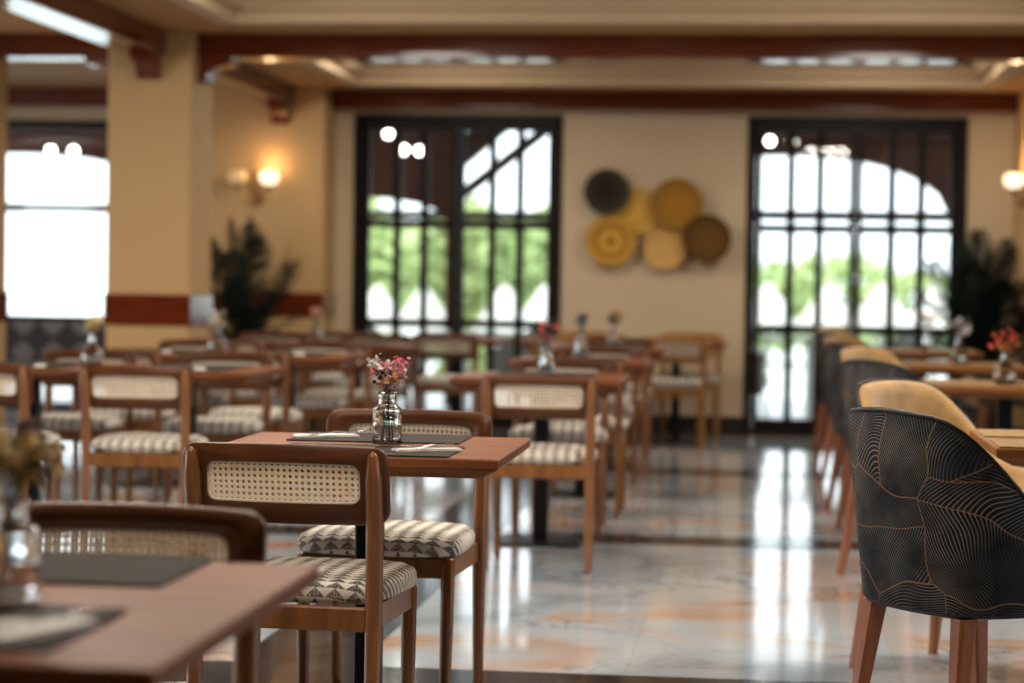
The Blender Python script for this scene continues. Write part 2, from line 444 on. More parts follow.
# ceiling with two stepped coffers
c = MB()
TX0, TX1 = -3.10, 1.66
trays = [(TX0, TX1, 5.4, 12.42), (TX0, TX1, 14.0, 16.35), (TX0, TX1, -2.5, 4.4)]
wall_with_holes(RX0, RX1, RY0, RY1 + .3, [(t[0], t[1], t[2], t[3]) for t in trays], lambda a, b, cc, d: c.box(a, b, cc, d, RZ, RZ + .34))
c.box(RX0 - .3, RX1 + .3, RY0 - .3, RY1 + .3, RZ + .34, RZ + .5)
struct('ceiling', c, 'ceil')
c = MB()
for (a, b, d, e) in trays:
    for k, (i, z0, z1) in enumerate(((.0, RZ - .018, RZ + .05), (.07, RZ + .05, RZ + .12), (.14, RZ + .12, RZ + .19))):
        o = .05 if k == 0 else 0
        t = .07 + i
        c.box(a - o, b + o, d - o, d + t, z0, z1); c.box(a - o, b + o, e - t, e + o, z0, z1)
        c.box(a - o, a + t, d + t, e - t, z0, z1); c.box(b - t, b + o, d + t, e - t, z0, z1)
struct('trim_1', c, 'mould')

# columns, piers and the dark red dado bands on them
COL = (-3.963, -3.444, 12.95, 13.47)
def column(n, x0, x1, y0, y1, mat='cream'):
    m = MB(); m.bbox(x0, x1, y0, y1, 0, RZ, .006)
    struct('column_%d' % n, m, mat)
    m = MB(); m.bbox(x0 - .012, x1 + .012, y0 - .012, y1 + .012 if y1 < 16 else y1, .87, 1.06, .004)
    struct('trim_%d' % (n + 1), m, 'beam')
    m = MB(); m.box(x0 - .01, x1 + .01, y0 - .01, y1 + (.01 if y1 < 16 else 0), 0, .13)
    struct('baseboard_column_%d' % n, m, 'baseboard')
column(1, *COL)
column(2, -5.30, -4.777, 12.95, 13.47)
column(3, -4.6, -3.365, 16.62, RY1)
column(4, 1.925, 3.0, 16.62, RY1)
m = MB()
for a, b in ((-3.365, D1[0]), (D1[1], D2[0]), (D2[1], 1.945), (3.0, RX1), (RX0, -4.6)):
    m.box(a, b, RY1 - .025, RY1, 0, .145)
struct('baseboard_back', m, 'baseboard')

# beams
BZ0, BZ1 = 2.515, RZ
def beam(n, x0, x1, y0, y1, z0=BZ0, z1=BZ1):
    m = MB(); m.bbox(x0, x1, y0, y1, z0, z1, .008); struct('beam_%d' % n, m, 'beam')
beam(1, COL[1], RX1, 13.09, 13.33)
beam(2, -3.365, 1.945, RY1 - .2, RY1)
beam(3, COL[0] + .12, COL[1] - .155, RY0, COL[2])
beam(4, COL[0] + .12, COL[1] - .155, COL[3], 16.62)
beam(5, -4.777, COL[0], 13.09, 13.33)
beam(6, RX0, -4.6, RY1 - .2, RY1)
beam(7, RX0, -5.30, 13.09, 13.33)
beam(8, RX0, COL[0] + .14, 9.3, 9.54)
def corbel(x, y, ax, d, wd=.14, L_=.20, h=.15):
    """profile runs along axis ax (0 x, 1 y) in direction d, from the column face"""
    prof = [(0, 0), (L_, 0), (L_, -.04)] + [(L_ * (1 - .82 * math.sin(t)) , -.04 - (h - .04) * (1 - math.cos(t))) for t in [PI / 2 * k / 6 for k in range(1, 7)]] + [(0, -h)]
    m = MB(); r = []
    for s in (-wd / 2, wd / 2):
        r.append([(x + d * u, y + s, BZ0 + v) if ax == 0 else (x + s, y + d * u, BZ0 + v) for u, v in prof])
    m.loft(r, smooth=False)
    o = m.build('beam_corbel', 'beam'); tag(o, kind='structure'); return o
corbel(COL[1], 13.21, 0, 1, .2)
corbel(COL[0], 13.21, 0, -1, .2)
corbel((COL[0] + COL[1]) / 2, COL[2], 1, -1)
corbel((COL[0] + COL[1]) / 2, 16.62, 1, -1)

# glazed doors
def glazed_door(n, x0, x1):
    root = empty('door_%d' % n, ((x0 + x1) / 2, RY1 + .1, 0)); tag(root, kind='structure')
    hw = (x1 - x0) / 2
    m = MB(); fw = .07
    m.bbox(-hw, -hw + fw, -.12, .06, 0, DT); m.bbox(hw - fw, hw, -.12, .06, 0, DT); m.bbox(-hw + fw, hw - fw, -.12, .06, DT - fw, DT)
    m.box(-hw + fw, hw - fw, -.05, .06, 0, .02)
    m.build('door_frame', 'doorwood', root)
    for s in (-1, 1):
        leaf = MB(); a, b = sorted((s * .003, s * (hw - fw - .002)))
        y0, y1 = -.05, 0
        inner, outer = .048, .045
        xa = a + (outer if s < 0 else inner); xb = b - (inner if s < 0 else outer)
        leaf.bbox(a, xa, y0, y1, .02, DT - fw - .003); leaf.bbox(xb, b, y0, y1, .02, DT - fw - .003)
        zs = [.02, .13, .80, .865, 1.585, 1.65, DT - fw - .05, DT - fw - .003]
        leaf.bbox(xa, xb, y0, y1, zs[0], zs[1]); leaf.bbox(xa, xb, y0 + .006, y1 - .006, zs[2], zs[3])
        leaf.bbox(xa, xb, y0 + .006, y1 - .006, zs[4], zs[5]); leaf.bbox(xa, xb, y0, y1, zs[6], zs[7])
        wd = xb - xa
        for k in (1, 2):
            xm = xa + wd * k / 3
            for za, zb in ((zs[1], zs[2]), (zs[3], zs[4]), (zs[5], zs[6])):
                leaf.bbox(xm - .031, xm + .031, y0 + .006, y1 - .006, za, zb, .003)
        lo = leaf.build('door_leaf', 'doorwood', root)
        g = MB(); g.box(xa, xb, -.028, -.022, zs[1], zs[6]); g.build('glass_pane', 'pane', lo)
        h = MB(); hx = s * .028
        h.tube([(hx, -.05, 1.05), (hx, -.10, 1.05), (hx + s * .10, -.10, 1.05)], .009); h.build('door_handle', 'bronze', lo)
glazed_door(1, *D1); glazed_door(2, *D2)
# wide window of the left aisle
root = empty('window_1', (-6.725, RY1 + .1, .04)); tag(root, kind='structure')
m = MB(); m.box(-1.875, 1.875, -.16, .1, -.03, .02); m.build('window_sill', 'white', root)
m = MB(); m.bbox(-1.875, -1.81, -.05, .02, .02, 2.38); m.bbox(1.81, 1.875, -.05, .02, .02, 2.38); m.bbox(-1.81, 1.81, -.05, .02, 2.31, 2.38); m.bbox(-1.81, 1.81, -.05, .02, .74, .80); m.build('window_frame', 'doorwood', root)
m = MB(); m.box(-1.81, 1.81, -.02, -.014, .02, 2.31); m.build('glass_pane', 'pane', root)

# ------------------------------------------------------------------ cane dining chair
def rrect(x0, x1, z0, z1, r, nc=5, ns=9):
    pts = []
    for cx, cz, a0, p, q in ((x1 - r, z1 - r, 0, (x1 - r, z1), (x0 + r, z1)), (x0 + r, z1 - r, 90, (x0, z1 - r), (x0, z0 + r)),
                             (x0 + r, z0 + r, 180, (x0 + r, z0), (x1 - r, z0)), (x1 - r, z0 + r, 270, (x1, z0 + r), (x1, z1 - r))):
        for k in range(nc + 1):
            t = R(a0 + 90 * k / nc); pts.append((cx + r * math.cos(t), cz + r * math.sin(t)))
        for k in range(1, ns):
            t = k / ns; pts.append((p[0] + (q[0] - p[0]) * t, p[1] + (q[1] - p[1]) * t))
    return pts
def back_bend(x, y, z):
    lean = -.222 - (z - .60) * .16
    return (x, y + lean + .62 * x * x, z + .10 * x * x * (-1 if z > .7 else 0))
def make_cane_chair():
    root = empty('cane_chair')
    for s in (-1, 1):
        m = MB()
        m.tube([(s * .205, -.225, 0), (s * .208, -.222, .015), (s * .209, -.212, .25), (s * .210, -.205, .44), (s * .211, -.213, .60), (s * .2115, -.232, .72), (s * .212, -.243, .775), (s * .212, -.2445, .785)],
               [.013, .0145, .018, .021, .0205, .020, .012, .003], 12)
        m.build('leg', 'chairwood', root)
        m = MB(); m.tube([(s * .192, .205, 0), (s * .194, .203, .015), (s * .197, .197, .25), (s * .198, .195, .425), (s * .198, .195, .432)], [.013, .0145, .0185, .0195, .010], 12)
        m.build('leg', 'chairwood', root)
    m = MB()
    m.bbox(-.195, .195, -.218, -.196, .375, .43); m.bbox(-.185, .185, .186, .208, .375, .43)
    for s in (-1, 1):
        m.loft([[(s * .199 + a, -.20, z) for a, z in ((-.011, .375), (.011, .375), (.011, .43), (-.011, .43))],
                [(s * .197 + a, .195, z) for a, z in ((-.011, .375), (.011, .375), (.011, .43), (-.011, .43))]], smooth=False)
    m.build('seat_rail', 'chairwood', root)
    # pad
    m = MB(); rings = []
    for sc_, z in ((.90, .430), (.985, .436), (1.0, .449), (1.0, .462), (.975, .475), (.90, .484), (.70, .491), (.4, .495), (.12, .496)):
        ring = []
        for i in range(40):
            t = 2 * PI * i / 40; ct, st = math.cos(t), math.sin(t)
            e = 2 / 4.6
            x = .226 * abs(ct) ** e * (1 if ct >= 0 else -1); y = .215 * abs(st) ** e * (1 if st >= 0 else -1)
            x *= 1 + .22 * y
            ring.append((x * sc_, y * sc_ + .018, z))
        rings.append(ring)
    m.loft(rings); m.build('seat_pad', 'seat', root)
    # curved backrest board with its window
    out = rrect(-.242, .242, .616, .799, .034); inn = rrect(-.180, .180, .664, .757, .022)
    m = MB(); t = .011
    # insert extra loop for a rounded outer edge
    def sc(p, q, k): return [(a + (b - a) * k, c + (d - c) * k) for (a, c), (b, d) in zip(p, q)]
    loops = [(inn, -t), (sc(out, inn, .08), -t), (out, -t * .45), (out, t * .45), (sc(out, inn, .08), t), (inn, t), (inn, -t)]
    m.loft([[(x, y, z) for x, z in lp] for lp, y in loops], False, False)
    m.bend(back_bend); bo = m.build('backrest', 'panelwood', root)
    # cane: lattice with octagonal holes, and strands crossing
    m = MB(); nx, nz = 26, 7; x0, x1, z0, z1 = -.182, .182, .662, .759
    cw, ch = (x1 - x0) / nx, (z1 - z0) / nz
    for i in range(nx):
        for k in range(nz):
            cx, cz = x0 + cw * (i + .5), z0 + ch * (k + .5)
            sq = [(1, 0), (1, 1), (0, 1), (-1, 1), (-1, 0), (-1, -1), (0, -1), (1, -1)]
            vs = [(cx + a * cw / 2, 0, cz + b * ch / 2) for a, b in sq] + [(cx + .31 * cw * math.cos(PI / 4 * q + 0), 0, cz + .31 * ch * math.sin(PI / 4 * q + 0)) for q in range(8)]
            m.add(vs, [(q, (q + 1) % 8, 8 + (q + 1) % 8, 8 + q) for q in range(8)])
    m.bend(back_bend)
    co = m.build('cane_panel', 'cane', bo)
    md = co.modifiers.new('thick', 'SOLIDIFY'); md.thickness = .0018; md.offset = 0
    # beading round the cane
    ci = rrect(-.175, .175, .669, .752, .018)
    m = MB(); m.loft([[(x, y, z) for x, z in lp] for lp, y in ((inn, -.004), (ci, -.0045), (ci, .0045), (inn, .004))], False, False)
    m.bend(back_bend); m.build('cane_bead', 'cane', co)
    return root
chair0 = make_cane_chair()
used = []
def first_or_copy(proto, loc, rz):
    if proto.name in used: o = copy_tree(proto)
    else: used.append(proto.name); o = proto
    o.location = loc; o.rotation_euler = (0, 0, rz)
    return o
def place_chair(x, y, deg, label, group=None):
    """x, y is the middle of the chair; deg 0 faces away from the camera"""
    return tag(first_or_copy(chair0, (x, y, 0), R(deg)), label, 'chair', group)

# ------------------------------------------------------------------ pedestal table
def make_table(name='bistro_table', wd=.74, dp=.74):
    root = empty(name)
    a, b = wd / 2, dp / 2
    m = MB(); rings = []
    for i, z in ((.004, .750), (0, .746), (0, .728), (.006, .722), (.05, .700), (.055, .699)):
        rings.append([(-a + i, -b + i, z), (a - i, -b + i, z), (a - i, b - i, z), (-a + i, b - i, z)])
    m.loft(rings[::-1], smooth=False); m.build('tabletop', 'tablewood', root)
    m = MB(); m.bbox(-.033, .033, -.033, .033, .012, .69, .004); m.build('pedestal', 'black', root)
    m = MB(); m.bbox(-.19, .19, -.19, .19, 0, .012, .003); m.build('base_plate', 'black', root)
    m = MB(); m.bbox(-.15, .15, -.02, .02, .685, .70, .002); m.bbox(-.02, .02, -.15, .15, .685, .70, .002); m.build('top_bracket', 'black', root)
    return root
table0 = make_table()
def place_table(x, y, label, group=None, proto=None):
    return tag(first_or_copy(proto or table0, (x, y, 0), 0), label, 'table', group)

# placemats, napkins, cutlery
def make_mat(mt='mat'):
    m = MB(); m.bbox(-.225, .225, -.15, .15, 0, .0035, .0015)
    n = 46
    for i in range(n):
        x = -.222 + .444 * (i + .5) / n
        for y in (-.151, .151): m.box(x - .003, x + .003, y - .004, y + .004, .0005, .004)
    return m.build('placemat', mt)
mat0 = make_mat()
def place_mat(x, y, label, group=None, rz=0):
    return tag(first_or_copy(mat0, (x, y, .7502), rz), label, 'placemat', group)
def make_napkin():
    m = MB(); m.bbox(-.026, .026, -.085, .085, 0, .002, .0006); m.bbox(-.025, .022, -.084, .082, .002, .004, .0006); m.bbox(-.022, .024, -.083, .080, .004, .006, .0006)
    return m.build('napkin', 'napkin')
nap0 = make_napkin()
def place_napkin(x, y, rz, label, group=None, z=.7540):
    return tag(first_or_copy(nap0, (x, y, z), rz), label, 'napkin', group)
def make_fork():
    m = MB()
    hw = [(-.10, .0045), (-.095, .0065), (-.06, .005), (.0, .0028), (.03, .0032), (.045, .010), (.062, .0105)]
    zz = [.0015, .0015, .004, .007, .004, .002, .0025]
    rings = [[(-w, y, z), (w, y, z), (w, y, z + .0018), (-w, y, z + .0018)] for (y, w), z in zip(hw, zz)]
    m.loft(rings, smooth=False)
    for k in range(4):
        x = -.0085 + k * .00567
        m.loft([[(x - .0013, .06, .0025), (x + .0013, .06, .0025), (x + .0013, .06, .0043), (x - .0013, .06, .0043)],
                [(x - .0013, .08, .003), (x + .0013, .08, .003), (x + .0013, .08, .0048), (x - .0013, .08, .0048)],
                [(x - .0006, .10, .010), (x + .0006, .10, .010), (x + .0006, .10, .0112), (x - .0006, .10, .0112)]], smooth=False)
    return m.build('fork', 'steel')
def make_knife():
    m = MB()
    hw = [(-.11, .005, .006), (-.10, .0065, .0065), (.0, .0055, .0045), (.004, .007, .0012), (.06, .009, .0010), (.10, .007, .001), (.115, .001, .001)]
    m.loft([[(-w, y, .001), (w, y, .001), (w, y, .001 + h), (-w, y, .001 + h)] for y, w, h in hw], smooth=False)
    return m.build('table_knife', 'steel')
fork0 = make_fork(); knife0 = make_knife()
def place_fork(x, y, rz, label, z=.7602, group=None): return tag(first_or_copy(fork0, (x, y, z), rz), label, 'fork', group)
def place_knife(x, y, rz, label, z=.7602, group=None): return tag(first_or_copy(knife0, (x, y, z), rz), label, 'knife', group)

# glass vases
def make_vase(kind):
    if kind == 'square':    # shouldered apothecary bottle
        o_ = [(.004, 0), (.035, 0), (.0385, .004), (.0385, .082), (.036, .090), (.026, .097), (.0230, .102), (.0230, .120), (.0265, .123), (.0265, .130), (.0240, .131)]
        i_ = [(.0230, .130), (.0200, .122), (.0200, .103), (.0225, .096), (.0345, .086), (.0355, .010), (.032, .007), (.004, .007)]
        wz = .048; wr = .0350
    else:                   # round-bellied bottle with a slim neck
        o_ = [(.004, 0), (.032, 0), (.040, .008), (.046, .030), (.044, .055), (.034, .078), (.019, .098), (.0145, .110), (.0145, .140), (.020, .146), (.020, .150), (.018, .151)]
        i_ = [(.0165, .149), (.0120, .139), (.0120, .111), (.016, .099), (.031, .077), (.041, .054), (.043, .030), (.037, .011), (.030, .007), (.004, .007)]
        wz = .042; wr = .0400
    if kind == 'round': o_ = [(a * 1.15, b) for a, b in o_]; i_ = [(a * 1.15, b) for a, b in i_]; wr *= 1.15
    m = MB(); m.lathe(o_ + i_, 28)
    b = m.build('glass_vase', 'glass')
    wt = MB(); wt.lathe([(.004, .0085), (wr - .008 if kind != 'square' else wr - .003, .0085), (wr, .014 if kind == 'square' else .030), (wr, wz), (.004, wz)], 24)
    wt.build('water', 'water', b)
    return b
vase_s, vase_r = make_vase('square'), make_vase('round')
def bloommat(name, c, rough=.7): return plain(name, c, rough)
BM = {k: bloommat('petal_' + k, v) for k, v in dict(pink=(.66, .20, .24), rose=(.75, .42, .42), coral=(.60, .08, .05), white=(.72, .70, .68), yellow=(.72, .54, .18), orange=(.60, .24, .05),
      purple=(.10, .03, .09), navy=(.025, .03, .05), slate=(.18, .20, .25), straw=(.72, .62, .36), olive=(.12, .11, .04), plum=(.09, .02, .04)).items()}
def bouquet(x, y, neck, palette, spread, height, label, n=46, br=.006, seed=1, leaves=0, lean=(0, 0), rows=None, group=None):
    """stems from the water up through the neck, with heads of small blossoms"""
    r_ = random.Random(seed)
    root = empty('flower_bouquet', (x, y, .7502)); tag(root, label, 'flowers', group)
    heads = []
    st = MB()
    for k in range(9):
        a = 2 * PI * k / 9 + r_.random(); rr = spread * (.25 + .75 * r_.random())
        h = height * (.30 + .70 * r_.random())
        top = (lean[0] + rr * math.cos(a), lean[1] + rr * math.sin(a), neck + h)
        b0 = (.012 * math.cos(a + 2), .012 * math.sin(a + 2), .012)
        nk = (.006 * math.cos(a), .006 * math.sin(a), neck)
        st.tube([b0, ((b0[0] + nk[0]) / 2, (b0[1] + nk[1]) / 2, neck * .5), nk, ((nk[0] + top[0]) / 2, (nk[1] + top[1]) / 2, (neck + top[2]) / 2 + .004), top], .0011, 5)
        heads.append((top, palette[k % len(palette)]))
    st.build('stems', 'stem', root)
    by = {}
    for (p, colr) in heads:
        mb = by.setdefault(colr, MB())
        for q in range(max(3, n // 9)):
            d = Vector((r_.gauss(0, 1), r_.gauss(0, 1), r_.gauss(0, .8))) * (spread * .30)
            c0 = Vector(p) + d; R0 = br * (.6 + .7 * r_.random())
            # five-petalled blossom: petals around a bead
            ax = Vector((r_.gauss(0, 1), r_.gauss(0, 1), 1.0)).normalized(); u = ax.orthogonal().normalized(); v = ax.cross(u)
            for t in range(5):
                an = 2 * PI * t / 5; dr = u * math.cos(an) + v * math.sin(an); sd = ax.cross(dr)
                mb.add([tuple(c0), tuple(c0 + dr * R0 * .8 + sd * R0 * .55 + ax * R0 * .25), tuple(c0 + dr * R0 * 1.5 + ax * R0 * .45), tuple(c0 + dr * R0 * .8 - sd * R0 * .55 + ax * R0 * .25)], [(0, 1, 2, 3)])
            mb.ball(tuple(c0 + ax * R0 * .2), R0 * .55, 6, 4)
    for colr, mb in by.items(): mb.build('blossoms', BM[colr], root)
    if leaves:
        mb = MB()
        for q in range(leaves):
            a = 2 * PI * r_.random(); dr = Vector((math.cos(a), math.sin(a), .5 + r_.random())).normalized(); sd = dr.cross(Vector((0, 0, 1))).normalized()
            b0 = Vector((lean[0] * .5, lean[1] * .5, neck + height * .3)) ; Ln = spread * 1.2
            mb.add([tuple(b0), tuple(b0 + dr * Ln * .5 + sd * Ln * .18), tuple(b0 + dr * Ln + Vector((0, 0, -Ln * .25))), tuple(b0 + dr * Ln * .5 - sd * Ln * .18 + Vector((0, 0, .004)))], [(0, 1, 2, 3)])
        mb.build('leaves', BM['olive'], root)
    return root
def place_vase(kind, x, y, label, group=None):
    return tag(first_or_copy(vase_s if kind == 'square' else vase_r, (x, y, .7502), 0), label, 'vase', group)

# ------------------------------------------------------------------ the dining area: what stands where
BX = -.96    # middle column of tables
CX = -.885   # its chairs' mid line
# front table in the left corner
ft = make_table('bistro_table', .74, .88)
tag(ft, 'walnut table cut off by the bottom left corner of the photo', 'table'); ft.location = (-1.005, 2.70, 0)
place_mat(-1.02, 3.01, 'dark placemat on the far half of the nearest table at bottom left')
place_mat(-1.00, 2.49, 'dark placemat under white napkins on the near half of the nearest table')
place_napkin(-.83, 2.45, R(-22), 'white folded napkin on the near placemat of the bottom left table, right one')
place_napkin(-.91, 2.43, R(-22), 'white folded napkin on the near placemat of the bottom left table, left one')
place_fork(-.83, 2.48, R(-22), 'steel fork lying on the right-hand napkin of the bottom left table')
place_knife(-.91, 2.44, R(-22), 'steel knife lying on the left-hand napkin of the bottom left table')
place_vase('square', -.955, 2.715, 'blurred glass bottle vase on the nearest table at the left photo edge')
bouquet(-.955, 2.715, .125, ['straw', 'yellow', 'purple', 'straw', 'plum', 'olive'], .048, .095, 'dried yellow and purple flowers in the nearest vase at the left edge', 84, .010, 3, 10, (.012, 0))
place_chair(-1.02, 3.21, 180, 'cane-backed chair facing the camera behind the bottom left table')
# second table, the sharp one
place_table(-.975, 5.465, 'walnut square table in sharp focus carrying the pink flower vase')
place_mat(-.985, 5.68, 'dark woven placemat on the far half of the sharply focused table')
place_mat(-.95, 5.26, 'dark woven placemat on the near half of the sharply focused table')
place_napkin(-.80, 5.27, R(-62), 'white folded napkin right of the vase on the sharply focused table')
place_napkin(-1.13, 5.66, R(-62), 'white folded napkin left of the vase on the sharply focused table')
place_fork(-.785, 5.285, R(-20), 'steel fork right of the vase on the sharply focused table')
place_knife(-.825, 5.26, R(-62), 'steel knife on the napkin right of the pink flower vase')
place_fork(-1.10, 5.66, R(-35), 'steel fork left of the vase on the sharply focused table')
place_vase('square', -.945, 5.53, 'sharply focused clear glass bottle vase holding pink dried flowers')
bouquet(-.945, 5.53, .128, ['pink', 'white', 'rose', 'navy', 'pink', 'white', 'orange', 'slate', 'rose', 'pink'], .040, .080, 'small pink, white and slate dried flowers in the sharp glass vase', 380, .0042, 11, 8, (.003, 0))
place_chair(-1.045, 5.05, -4, 'sharply focused cane-backed chair seen from behind with triangle-patterned seat')
place_chair(-1.0, 5.95, 177, 'cane-backed chair facing the camera across the sharply focused table')

ROWY = [9.75, 11.95, 14.05]
ordn = ['second', 'third', 'fourth']
for i, yc in enumerate(ROWY):
    place_table(BX, yc, ['walnut table just behind the vase-table in the middle column', 'walnut table in the middle column holding the dark blue flowers', 'walnut table in the middle column holding the navy and orange flowers'][i])
    place_mat(BX, yc + .2, 'placemat far side of ' + ['red and pink flowers, middle column', 'dark blue flowers, middle column', 'navy and orange flowers, middle column'][i])
    place_mat(BX, yc - .2, 'placemat near side of ' + ['red and pink flowers, middle column', 'dark blue flowers, middle column', 'navy and orange flowers, middle column'][i])
    place_chair(CX, [8.97, 11.02, 13.30][i], [2, -2, 1][i], ['cane-backed chair seen from behind directly right of the sharp table corner', 'cane chair with its back to us at the dark blue flower table', 'cane chair with its back to us at the navy and orange flower table'][i])
    place_chair(BX + .03, yc + [.52, .52, .54][i], 180 + [3, -4, 2][i], ['cane chair facing us across the table with red and pink flowers', 'cane chair facing us across the table with dark blue flowers', 'cane chair facing us across the table with navy and orange flowers'][i])
place_vase('square', -.955, 9.85, 'glass bottle vase with red and pink flowers, middle column')
bouquet(-.955, 9.85, .128, ['coral', 'navy', 'rose', 'slate', 'navy', 'coral'], .05, .10, 'red, pink and dark flowers in the middle column vase nearest the sharp table', 60, .009, 5, 4)
place_vase('square', -.98, 12.10, 'glass bottle vase with a dark blue spray, middle column')
bouquet(-.98, 12.10, .128, ['navy', 'slate', 'navy'], .028, .12, 'upright dark blue flower spray in the middle column', 50, .010, 6, 3)
place_vase('square', -.93, 14.10, 'farthest glass bottle vase of the middle column, below the wall baskets')
bouquet(-.93, 14.10, .128, ['navy', 'orange', 'slate', 'navy', 'straw'], .05, .12, 'navy flowers tipped with orange below the straw wall baskets', 60, .010, 9, 3)
# table pair by the back wall between the doors
warmlit = {}  # mesh copies whose wood colour carries the warm light by the wall
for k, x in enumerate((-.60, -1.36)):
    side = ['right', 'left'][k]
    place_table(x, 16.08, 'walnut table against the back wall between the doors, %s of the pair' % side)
    pc_ = place_chair(x + .0, 15.60, [3, -2][k], 'honey-tinted cane chair, back to us, %s one by the wall between the doors' % side)
    pd_ = place_chair(x + .09, 16.56, 180, 'honey-tinted cane chair facing us against the wall between the doors, %s one' % side)
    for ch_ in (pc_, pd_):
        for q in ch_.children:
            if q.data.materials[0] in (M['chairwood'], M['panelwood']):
                if q.data.name not in warmlit:
                    dd = q.data.copy(); dd.materials[0] = M['warmlitchair']; warmlit[q.data.name] = dd
                q.data = warmlit[q.data.name]
# left block: two adjoining columns of tables
LX = [-2.60, -3.345]
colname = ['right-hand', 'left-hand']
LY = [9.80, 11.95, 14.0]
rowdesc = ['with the yellow flower vase', 'with the white flower vase', 'with the orange flower vase']
for i, yc in enumerate(LY):
    for k, x in enumerate(LX):
        place_table(x, yc, 'walnut table of the left pair %s, %s one' % (rowdesc[i], colname[k]))
        place_mat(x, yc + .2, 'placemat, far half of the left pair %s, %s table' % (rowdesc[i], colname[k]))
        place_mat(x, yc - .2, 'placemat, near half of the left pair %s, %s table' % (rowdesc[i], colname[k]))
        place_napkin(x + .1, yc - .2, R(15), 'white napkin on the left pair %s, %s table' % (rowdesc[i], colname[k]))
        place_chair([[-2.575, -3.24], [-2.59, -3.27], [-2.54, -3.22]][i][k], [9.03, 11.05, 13.2][i], [2, -3, 1, 4, -2, 3][i * 2 + k],
                    'cane chair, back to us, left pair %s, %s side' % (rowdesc[i], colname[k]))
        place_chair(x + [.0, .04][k], yc + .50 + .02 * i, 180 + [3, -2, -3, 2, 0, 4][i * 2 + k], 'cane chair facing us, left pair %s, %s side' % (rowdesc[i], colname[k]))
for (x, y, kd, pal, lab, lab2, sd) in ((-3.11, 9.95, 'round', ['straw', 'yellow', 'straw'], 'round-bellied glass vase with yellow flowers before the wide white window', 'sparse dried yellow flowers before the plaster column', 21),
                                  (-3.06, 12.12, 'round', ['white', 'straw'], 'round-bellied glass vase with white flowers before the left palm', 'white dried flower sprig before the left palm', 22),
                                  (-2.88, 14.05, 'square', ['orange', 'straw', 'rose'], 'glass vase with orange flowers before the dark dado band', 'orange dried flowers before the dark dado band', 23)):
    place_vase(kd, x, y, lab)
    bouquet(x, y, .13, pal, .045, .09, lab2, 36, .010, sd)
for k, x in enumerate((-2.20, -2.95)):
    side = ['right', 'left'][k]
    place_table(x, 15.95, 'walnut table close in front of the left glass door, %s of the pair' % side)
    place_chair(x - .0, 15.22 + .2, [2, -3][k], 'cane chair with its back to us before the left glass door, %s one' % side)

